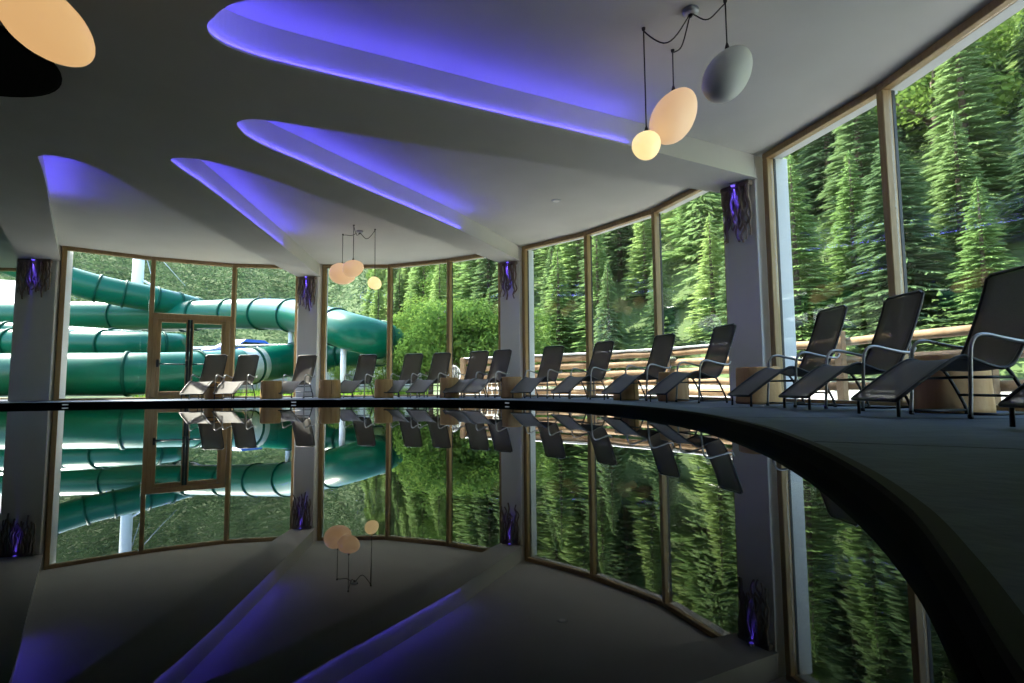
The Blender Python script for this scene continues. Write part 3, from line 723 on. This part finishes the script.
# ------------------------------------------------------------------ trees
def rot(p, a): c, s = math.cos(a), math.sin(a); return Vector((p[0]*c - p[1]*s, p[0]*s + p[1]*c, p[2]))
def conifer_mesh(name, seed, rad, levels, nb, droop, leaf, side=5, start=.05):
    """unit height tree: whorls of drooping sprays, each spray a rib of overlapping pointed leaflets"""
    rn = random.Random(seed); mb = MB(); mb.cur = 0
    for lv in range(levels):
        t = start + (1-start)*(lv/(levels))**.92; r = rad*((1-t)**.78)*rn.uniform(.8, 1.12) + .008
        for k in range(nb if t < .8 else max(4, nb-3)):
            a = 2*PI*(k+rn.random()*.8)/nb + lv*1.7; ln = r*rn.uniform(.72, 1.15); dz = -droop*ln*rn.uniform(.6, 1.3)
            zb = t + rn.uniform(-.012, .012)
            d = Vector((math.cos(a), math.sin(a), 0)); sd = Vector((-d.y, d.x, 0))
            def P(f): return d*ln*f + Vector((0, 0, zb + dz*(f**1.3) + (.10*ln*f*f*f if droop > .2 else 0)))
            w = (.30 if levels < 20 else .20)*ln + .005
            for s in range(side):
                f0 = .18 + .66*s/side; p = P(f0); q = P(min(1, f0+.34)); ww = w*(1-.45*f0)*rn.uniform(.7, 1.2)
                for sg in (-1, 1):
                    tip = q*.75 + p*.25 + sd*sg*ww + Vector((0, 0, -.30*ww*rn.uniform(.3, 1.5)))
                    m1 = p*.5 + tip*.5 + d*ww*.28; m2 = p*.5 + tip*.5 - d*ww*.22 + Vector((0,0,-.02*ln))
                    mb.add([p, m2, tip, m1], [(0, 1, 2, 3)] if sg < 0 else [(0, 3, 2, 1)])
            a0, b0, c0_ = P(.5), P(1.0), P(.75)
            mb.add([a0, c0_ - sd*w*.3, b0 + Vector((0,0,-.01)), c0_ + sd*w*.3], [(0, 1, 2, 3)])
    for k in range(5):
        a = k*1.26; mb.add([(0,0,1.01), (.012*math.cos(a), .012*math.sin(a), .95), (.012*math.cos(a+1), .012*math.sin(a+1), .95)], [(0,1,2)])
    cr = mb.mesh(name+'_crown', LEAF[leaf])
    tb = MB(); tb.tube([(0,0,-.06),(.003,0,.3),(-.002,.002,.7),(0,0,.97)], [.017,.013,.007,.002], 7); tr = tb.mesh(name+'_trunk', M['trunk'])
    return cr, tr
def broad_mesh(name, seed, n, leaf='broad', shape=(.34, .62, .36)):
    rn = random.Random(seed); mb = MB(); blobs = [(Vector((0,0,.62)), .25)]
    for k in range(9):
        a = rn.uniform(0, 6.28); blobs.append((Vector((shape[0]*.62*math.cos(a)*rn.uniform(.5,1), shape[0]*.62*math.sin(a)*rn.uniform(.5,1), rn.uniform(.28, .86))), rn.uniform(.13, .2)))
    for i in range(n):
        c, r = blobs[rn.randrange(len(blobs))]
        d = Vector((rn.gauss(0,1), rn.gauss(0,1), rn.gauss(0,1))).normalized(); p = c + d*r*rn.uniform(.7, 1.05)
        u = d.cross(Vector((rn.gauss(0,1), rn.gauss(0,1), rn.gauss(0,1)))).normalized(); u = (u + d*rn.uniform(-.5, .5) - Z*.3).normalized(); v = u.cross(d).normalized(); s = rn.uniform(.012, .026)
        mb.add([p - u*s*.3, p + u*s*.5 + v*s*.5, p + u*s*1.5, p + u*s*.5 - v*s*.5], [(0,1,2,3)])
    cr = mb.mesh(name+'_crown', LEAF[leaf])
    tb = MB(); tb.tube([(0,0,-.05),(.01,0,.25),(0,.01,.6)], [.025,.02,.008], 7)
    for k in range(5):
        c = blobs[k+1][0]; tb.tube([(0,0,.22+.04*k), c*.55+Vector((0,0,.12)), c], [.012,.008,.003], 5)
    return cr, tb.mesh(name+'_trunk', M['trunk'])
KIND = {
    'spruce_tree': [conifer_mesh('spruce', 100+i, (.17, .20, .15, .185)[i], 54, 12, .42, 'spruce', 6) for i in range(4)],
    'larch_tree': [conifer_mesh('larch', 200+i, (.19, .165, .21)[i], 50, 12, .15, 'larch', 6) for i in range(3)],
    'birch_tree': [broad_mesh('birch', 300+i, 4200) for i in range(2)],
}
def tree(kind, x, y, h, label, group, rn, wide=1.0, z=None):
    cr, tr = rn.choice(KIND[kind]); root = empty(kind, (x, y, hill(x, y) if z is None else z), rn.uniform(0, 6.28)); root.scale = (h*wide, h*wide, h)
    c = bpy.data.objects.new('crown', cr); COL.objects.link(c); c.parent = root
    s = bpy.data.objects.new('trunk', tr); COL.objects.link(s); s.parent = root
    tag(root, label, 'tree', group); return root
def zone(x, y):
    az = math.degrees(math.atan2(x, y))
    if az < -22.5: return 'the glass doors and the green slide'
    if az < -1.2: return 'the far hanging lamps'
    if az < 23.5: return 'the log fence windows'
    return 'the tall right windows'
rn = random.Random(21); spots = []; cnt = 0; GRID = {}
def try_spot(x, y, mind):
    i, j = int(x//4), int(y//4)
    for u in (-1, 0, 1):
        for v in (-1, 0, 1):
            for a, b in GRID.get((i+u, j+v), ()):
                if (a-x)**2 + (b-y)**2 < mind*mind: return False
    GRID.setdefault((i, j), []).append((x, y)); spots.append((x, y)); return True
NK = {'spruce_tree': 0, 'larch_tree': 0, 'birch_tree': 0}
NAMES = {'spruce_tree': 'dark green spruce', 'larch_tree': 'light yellow green larch', 'birch_tree': 'broad leafy green tree'}
cand = []
for it in range(16000):
    az = rn.uniform(-14, 60); rmin = lerp_table(R0T, az) + 1.0
    r = math.sqrt(rn.uniform(rmin**2, 82**2)); x, y = r*math.sin(math.radians(az)), r*math.cos(math.radians(az))
    h = hill(x, y); el = math.degrees(math.atan2(h, r)); lim = 10 + 30*max(0, min(1, (az+10)/50))
    if el > lim + 4: continue
    cand.append((r, x, y, az))
cand.sort(key=lambda c: c[0])
for r, x, y, az in cand:
    if not try_spot(x, y, 1.75 + r*.008): continue
    q = rn.random(); e = r - lerp_table(R0T, az)
    kind = 'spruce_tree' if q < .52 else 'larch_tree' if q < .93 else 'birch_tree'
    if NK[kind] >= 285: kind = 'larch_tree' if kind == 'spruce_tree' else 'spruce_tree'
    if NK[kind] >= 285: spots.pop(); break
    NK[kind] += 1
    h = {'spruce_tree': rn.uniform(4.6, 7.6), 'larch_tree': rn.uniform(5, 8), 'birch_tree': rn.uniform(3.2, 4.6)}[kind]*(.8 if e < 4 else 1)
    zn = zone(x, y); nm_ = NAMES[kind]; pl = {'spruce_tree': 'spruces', 'larch_tree': 'larches', 'birch_tree': 'leafy trees'}[kind]
    tree(kind, x, y, h, '%s standing on the hillside behind %s' % (nm_, zn), '%s behind %s' % (pl, zn), rn, rn.uniform(1.1, 1.45)*(1.25 if kind == 'birch_tree' else 1)); cnt += 1
# the rest of the forest higher up and far off to the left: one mass
import numpy as np
def tmpl(seed, rad, levels, nb, droop, leaf, side):
    cr, tr = conifer_mesh('forest', seed, rad, levels, nb, droop, leaf, side)
    v = np.empty(len(cr.vertices)*3, np.float32); cr.vertices.foreach_get('co', v)
    f = [tuple(p.vertices) for p in cr.polygons]; bpy.data.meshes.remove(cr); bpy.data.meshes.remove(tr); return v.reshape(-1, 3), f
TM = {0: [(tmpl(500+i, (.17, .2, .15)[i], 15, 7, .4, 'spruce', 2), 0) for i in range(3)] + [(tmpl(600+i, (.18, .2)[i], 14, 7, .14, 'larch', 2), 1) for i in range(2)],
      1: [(tmpl(700+i, (.17, .2)[i], 10, 6, .4, 'spruce', 1), 0) for i in range(2)] + [(tmpl(800, .19, 10, 6, .14, 'larch', 1), 1)]}
FV, FF, FM = [], [], []; off = 0; MC = [0, 0]
for part, tries, most in ((0, 26000, 1500), (1, 30000, 1900)):
    for it in range(tries):
        az = rn.uniform(-10, 62) if part == 0 else rn.uniform(-47, -8)
        r = math.sqrt(rn.uniform((lerp_table(R0T, az)+1)**2, (178 if part else 112)**2)); x, y = r*math.sin(math.radians(az)), r*math.cos(math.radians(az))
        el = math.degrees(math.atan2(hill(x, y), r)); lim = 16 if part else 13 + 27*max(0, min(1, (az+10)/50))
        if MC[part] >= most: break
        if el > lim + 3 or not try_spot(x, y, (1.45 + r*.008) if part == 0 else 2.3): continue
        (v, f), k = rn.choice(TM[part]); h = rn.uniform(5, 8) if part == 0 else rn.uniform(6.5, 10); a = rn.uniform(0, 6.28); wd_ = rn.uniform(1.1, 1.5)
        c_, s_ = math.cos(a)*h*wd_, math.sin(a)*h*wd_
        q = np.stack([v[:,0]*c_ - v[:,1]*s_ + x, v[:,0]*s_ + v[:,1]*c_ + y, v[:,2]*h + hill(x, y)], 1)
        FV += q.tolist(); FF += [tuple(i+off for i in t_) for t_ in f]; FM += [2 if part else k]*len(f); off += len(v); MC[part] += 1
m_ = MC
mb = MB(); mb.v = FV; mb.f = FF; mb.sm = [False]*len(FF); mb.mi = FM
tag(mb.build('distant_forest', [LEAF['spruce'], LEAF['larch'], LEAF['shadedspruce']]), 'mass of small distant conifers on the high and far hillsides', 'forest', kind='stuff')

FV, FF = [], []; off = 0; nu = 0; SG = {}
for it in range(9000):
    az = rn.uniform(-6, 60); r = math.sqrt(rn.uniform((lerp_table(R0T, az)-.5)**2, 58**2)); x, y = r*math.sin(math.radians(az)), r*math.cos(math.radians(az))
    key = (int(x/(.8+r*.012)), int(y/(.8+r*.012)))
    if key in SG or nu >= 2400: continue
    SG[key] = 1; (v, f), k = rn.choice(TM[1]); h = rn.uniform(.9, 2.3); a = rn.uniform(0, 6.28); c_, s_ = math.cos(a)*h*2.4, math.sin(a)*h*2.4
    q = np.stack([v[:,0]*c_ - v[:,1]*s_ + x, v[:,0]*s_ + v[:,1]*c_ + y, v[:,2]*h + hill(x, y)], 1)
    FV += q.tolist(); FF += [tuple(i+off for i in t_) for t_ in f]; off += len(v); nu += 1
mb = MB(); mb.v = FV; mb.f = FF; mb.sm = [False]*len(FF); mb.mi = [0]*len(FF)
tag(mb.build('undergrowth', LEAF['under']), 'green undergrowth of saplings covering the forest floor', 'undergrowth', kind='stuff')
# shrubs behind the far bay
SH = [((-3.75, 21.4), 3.2, 'tall'), ((-2.95, 20.0), 3.8, ''), ((-2.2, 20.9), 4.3, ''), ((-.9, 20.2), 3.8, ''), ((-5.6, 24.5), 2.2, ''), ((.6, 19.6), 3.4, ''), ((-2.9, 23.6), 4.6, ''), ((-6.4, 21.3), 1.5, '')]
SHL = ['leafy shrub beside the rounded end of the green slide', 'tall leafy shrub behind the middle pane of the far lamps bay', 'tallest leafy shrub, behind the middle post of the far lamps bay', 'leafy shrub behind the right pane of the far lamps bay',
       'low shrub under the green slide bend', 'leafy shrub seen past the column left of the log fence', 'tall leafy tree rising over the shrubs of the far lamps bay', 'small pale shrub under the slide behind the far loungers']
for ((x, y), h, _), lb in zip(SH, SHL):
    cr, tr = rn.choice(KIND['birch_tree']); root = empty('leafy_shrub', (x, y, hill(x, y)-.3), rn.uniform(0, 6)); root.scale = (h*1.15, h*1.15, h)
    for nm_, me in (('crown', cr), ('stem', tr)):
        c = bpy.data.objects.new(nm_, me); COL.objects.link(c); c.parent = root
    tag(root, lb, 'shrub', 'shrubs behind the far bay')
# meadow grass strip
mb = MB(); rg = random.Random(5)
for i in range(9000):
    x = rg.uniform(-13, -3.5); y = rg.uniform(18.6, 24)
    if y < 19 + .0*x: continue
    h = rg.uniform(.12, .38); a = rg.uniform(0, 6.28); d = Vector((math.cos(a), math.sin(a), 0)); b = Vector((x, y, hill(x, y))); l = Vector((rg.uniform(-.1,.1), rg.uniform(-.1,.1), h))
    mb.add([b - d*.02, b + d*.02, b + l], [(0,1,2)])
tag(mb.build('meadow_grass', LEAF['grass']), 'bright meadow grass on the ground below the slide', 'grass', kind='stuff')

# ------------------------------------------------------------------ log fence
ringF = []
for p in ([(-2.25, 15.55), BAYS[2][2], BAYS[2][3]] + BAYS[3] + BAYS[4] + BAYS[5][:2]):
    d = (v3(p) - c0).normalized(); ringF.append(v3(p) + d*2.35)
fpts = []
for a, b in zip(ringF, ringF[1:]):
    fpts.append(a)
cl = catmull([(p.x, p.y, 0) for p in ringF], 10); acc = 0; posts = [cl[0]]
for a, b in zip(cl, cl[1:]):
    acc += (b-a).length
    if acc > 2.15: posts.append(b); acc = 0
FL = ['log fence section outside the right pane of the far lamps bay, running behind the column', 'log fence section outside the leftmost pane of the log fence bay', 'log fence section outside the middle pane of the log fence bay',
      'log fence section running behind the nearest column', 'log fence section outside the first pane of the tall right windows', 'log fence section behind the lounger left of the big dark stump',
      'log fence section behind the largest lounger at the right edge', 'log fence section past the right edge, beyond the cut off lounger']
fr = random.Random(9)
fence_root = None
for i, (a, b) in enumerate(zip(posts[:9], posts[1:9])):
    root = empty('log_fence', (a.x, a.y, 0)); tag(root, FL[min(i, len(FL)-1)], 'fence', 'log fence sections outside the windows'); t = (b-a).normalized(); ln = (b-a).length
    near = i < 4
    zs = [.18, .42, .66, .90, 1.13] if near else [.30, .74, 1.08]
    for z in zs:
        r = fr.uniform(.078, .092) if near else fr.uniform(.066, .078)
        pts = [t*(ln*f) + Vector((fr.uniform(-.012,.012), fr.uniform(-.012,.012), z + fr.uniform(-.012,.012))) + Vector((-t.y, t.x, 0))*.0 for f in (-.02, .25, .5, .75, 1.0)]
        MB().tube(pts, [r*fr.uniform(.95, 1.05) for _ in pts], 10).build('rail', M['fence'], root)
    n2 = Vector((-t.y, t.x, 0)); c = n2*(-.12)
    MB().bbox((c.x, c.y, .62), (.075, .06, .64), .012, (t, n2, Z)).build('post', M['fence'], root)
    if near: MB().bbox(t*ln/2 + Vector((0,0,1.245)), (ln/2, .10, .022), .008, (t, n2, Z)).build('cap_board', M['galv'], root)

# ------------------------------------------------------------------ water slide
sl = empty('water_slide', (-8, 23, 0)); tag(sl, 'huge green tube water slide winding outside the left windows', 'water slide'); O = Vector((-8, 23, 0))
def run(P, r, per=8, ring=2.2, clear=None, skip=0):
    pts = [p - O for p in catmull(P, per)]
    MB().tube(pts, r, 28).build('tube', M['slide'], sl)
    acc = 0; nxt = ring*.5; k = 0
    for a, b in zip(pts, pts[1:]):
        acc += (b-a).length
        if acc > nxt:
            nxt += ring; d = (b-a).normalized()
            MB().tube([b-d*.045, b-d*.044, b+d*.044, b+d*.045], [r, r+.055, r+.055, r], 28).build('joint_ring', M['slidering'], sl)
    if clear:
        i0, i1 = int(clear[0]*(len(pts)-1)), int(clear[1]*(len(pts)-1)); MB().tube(pts[i0:i1+1], r+.012, 28).build('translucent_section', M['slideclear'], sl)
run([(-30,27.5,4.1),(-22,27.2,4.0),(-16,27,3.95),(-12.8,26.1,3.88),(-9.6,24.0,3.5),(-7.3,21.7,2.85),(-6.0,20.6,2.42),(-5.15,20.8,2.2),(-4.85,21.9,2.05),(-5.7,23.2,1.95),(-6.8,24.0,1.85),(-8.2,24.4,1.72),(-9.4,23.8,1.55),(-10.4,21.6,1.2),(-11.3,19.5,.95),(-12.7,18.35,.86),(-15,18.2,.86),(-22,18.2,.86),(-30,18.2,.86)], .70, clear=(.712, .736))
run([(-31,22.6,2.5),(-23,22.6,2.35),(-17,22.5,2.2),(-15.4,22.6,2.15),(-14.55,23.2,2.15),(-14.5,24.0,2.2),(-15.4,24.6,2.3),(-19,24.8,2.6),(-25,24.8,3)], .55)
run([(-27,21.5,8.2),(-22,23,6.1),(-19,24.6,5.0),(-17,26.2,4.6),(-16,28.4,4.3),(-17.5,30,4.1),(-22,30,4.0)], .6, ring=1.1)
for x, y, z in ((-9.6,24.0,2.8), (-13.5,26.3,3.2), (-6.3,20.7,1.8), (-9.3,23.85,.9)):
    MB().tube([Vector((x,y,-.1))-O, Vector((x,y,z))-O], .11, 12).build('support_post', M['mast'], sl)
mst = empty('slide_mast', (-19.3, 28.3, 0)); tag(mst, 'tall white steel mast rising beside the green slide', 'mast')
MB().tube([(0,0,-.1),(0,0,9.5)], .26, 20).build('pole', M['mast'], mst)
MB().tube([(.3,0,7.5),(.9,.1,5.3)], .02, 6).build('stay_cable', M['galv'], mst)
MB().tube([(.3,0,8.0),(2.6,-.2,5.6)], .02, 6).build('stay_cable', M['galv'], mst)
MB().tube([(.2,0,6.0),(1.2,.1,5.4)], .05, 8).build('bracket_arm', M['mast'], mst)
gr = empty('metal_railing', (-15, 28.6, 0)); tag(gr, 'grey metal railing beyond the slide, seen under the upper tube', 'railing')
for z in (1.55, 2.55): MB().tube([(0,0,z),(9.5,-.4,z)], .06, 8).build('rail', M['galv'], gr)
for k in range(6): MB().tube([(1.9*k,-.08*k,-.2),(1.9*k,-.08*k,2.6)], .05, 8).build('post', M['galv'], gr)
# parked cars beyond the slide
def car(x, y, rz, m, label, z=0):
    root = empty('parked_car', (x, y, z), rz); tag(root, label, 'car', 'cars parked beyond the slide')
    side = [(-2.1,.35),(-2.15,.75),(-1.95,.98),(-1.25,1.05),(-.6,1.42),(.75,1.45),(1.55,1.02),(2.05,.92),(2.15,.6),(2.1,.35)]
    mb = MB(); nn = len(side); vs = [(px, s*(.85 - (.14 if pz > 1.1 else 0)), pz) for s in (-1, 1) for px, pz in side]
    mb.add(vs, [tuple(range(nn)), tuple(range(2*nn-1, nn-1, -1))] + [(i, nn+i, nn+(i+1)%nn, (i+1)%nn) for i in range(nn)]); mb.build('body', m, root)
    for s in (-1, 1):
        mb = MB(); q = [(-1.1,1.08),(-.55,1.36),(.7,1.38),(1.35,1.06)]; y0 = lambda pz: s*(.862 - (.14 if pz > 1.1 else .0))
        mb.add([(px, y0(pz), pz) for px, pz in q] + [(px, y0(pz)-s*.01, pz) for px, pz in q], [(0,1,2,3),(7,6,5,4)] + [(i,4+i,4+(i+1)%4,(i+1)%4) for i in range(4)]); mb.build('side_window', M['carg'], root)
        for wx in (-1.35, 1.3):
            MB().tube([(wx, s*.68, .33),(wx, s*.88, .33)], .33, 18).build('wheel', M['tyre'], root)
car(-20.8, 37, .1, M['carw'], 'white car parked beyond the slide, seen through the right door leaf', 1.691)
car(-15.4, 31.9, 1.2, M['carb'], 'blue car parked beyond the slide right of the glass doors', 1.691)
MB_ = MB(); MB_.box((-17.5, 37, .85), (12, 6.5, .84)); tag(MB_.build('parking_terrace', M['ground']), 'pale raised parking ground beyond the slide', 'parking ground', kind='structure')
# white wire garden chairs on the terrace
def garden_chair(x, y, rz, label):
    root = empty('garden_chair', (x, y, 0), rz); tag(root, label, 'chair', 'white garden chairs on the terrace')
    bk = [Vector((.22*math.sin(a), -.2 - .05*(1-math.cos(a)), .72 - .26*math.cos(a))) for a in [2*PI*k/20 for k in range(20)]]
    MB().tube(bk, .016, 6, closed=True).build('back_hoop', M['white_metal'], root)
    for k in range(-4, 5):
        h = .25*math.sqrt(max(.05, 1-(k/4.6)**2)); MB().tube([(k*.045,-.215,.72-h),(k*.045,-.26,.72+h)], .006, 5).build('back_wire', M['white_metal'], root)
    MB().lathe([(.22,.44),(.24,.45),(.24,.462),(.22,.468)], 20).build('seat', M['white_metal'], root)
    for sx in (-1, 1):
        for sy in (-1, 1): MB().tube([(sx*.15,sy*.15,.45),(sx*.21,sy*.22,0)], .013, 6).build('leg', M['white_metal'], root)
garden_chair(-1.70, 16.3, PI+.25, 'white wire garden chair with round back outside right pane of far lamps bay')
garden_chair(-.645, 15.75, PI-1.0, 'white wire garden chair seen edge on outside, left of the middle column')
# pale building at the far left
hb = empty('neighbour_building', (-41, 41, 0), .45); tag(hb, 'pale building with a sloping light roof beyond the leftmost column', 'building')
MB().bbox((0,0,3), (5, 3.5, 3), .02).build('wall', M['house'], hb)
mb = MB(); mb.add([(-5.6,-4.2,5.4),(5.6,-4.2,5.4),(5.6,0,8.6),(-5.6,0,8.6),(5.6,4.2,5.4),(-5.6,4.2,5.4),(-5.6,-4.2,5.6),(5.6,-4.2,5.6),(5.6,0,8.8),(-5.6,0,8.8),(5.6,4.2,5.6),(-5.6,4.2,5.6)],
                  [(0,3,2,1),(3,5,4,2),(6,7,8,9),(9,8,10,11),(0,1,7,6),(5,11,10,4),(1,2,8,7),(2,4,10,8),(0,6,9,3),(3,9,11,5)]); mb.build('roof', M['roofing'], hb)
for k in range(4):
    w_ = MB().bbox((-3.4+2.2*k,-3.52,3.4), (.6,.04,.9), .01).build('window', M['gasket'], hb)

# ------------------------------------------------------------------ light, sky, camera
SUN_AZ = Vector((-.88, .475)); EL = math.radians(50)
sd = Vector((SUN_AZ.x*math.cos(EL), SUN_AZ.y*math.cos(EL), math.sin(EL))).normalized()
ld = bpy.data.lights.new('sun', 'SUN'); ld.energy = 3.7; ld.color = (1, .94, .82); ld.angle = math.radians(.8)
so = bpy.data.objects.new('sun', ld); COL.objects.link(so); so.rotation_euler = (-sd).to_track_quat('-Z', 'Y').to_euler(); so.location = sd*60
sc = bpy.context.scene
wd = bpy.data.worlds.new('sky'); sc.world = wd; wd.use_nodes = True; N = wd.node_tree.nodes; L = wd.node_tree.links
sk = N.new('ShaderNodeTexSky'); sk.sky_type = 'NISHITA'; sk.sun_disc = False; sk.sun_elevation = EL; sk.sun_rotation = math.atan2(sd.x, sd.y); sk.air_density = 1.2; sk.dust_density = 1.5
bg = N['Background']; bg.inputs['Strength'].default_value = .21; L.new(sk.outputs[0], bg.inputs['Color'])
cam = bpy.data.cameras.new('camera'); co = bpy.data.objects.new('camera', cam); COL.objects.link(co)
p, r = math.radians(4.635), math.radians(-.459)
fw = Vector((0, math.cos(p), math.sin(p))); up0 = Vector((0, -math.sin(p), math.cos(p))); rt0 = Vector((1, 0, 0))
rt = rt0*math.cos(r) + up0*math.sin(r); up = up0*math.cos(r) - rt0*math.sin(r)
m3 = Matrix((rt, up, -fw)).transposed().to_4x4(); m3.translation = (0, 0, .34); co.matrix_world = m3
cam.sensor_fit = 'HORIZONTAL'; cam.sensor_width = 36; cam.lens = 36*555/1024; cam.clip_start = .02; cam.clip_end = 600
sc.camera = co
vs_ = sc.view_settings; vs_.view_transform = 'Standard'; vs_.look = 'None'; vs_.gamma = 1; vs_.use_curve_mapping = False; vs_.exposure = 2.6
cy = sc.cycles; cy.max_bounces = 10; cy.diffuse_bounces = 5; cy.glossy_bounces = 5; cy.transparent_max_bounces = 24; cy.caustics_reflective = False; cy.caustics_refractive = False
cy.sample_clamp_indirect = 6; cy.use_denoising = True
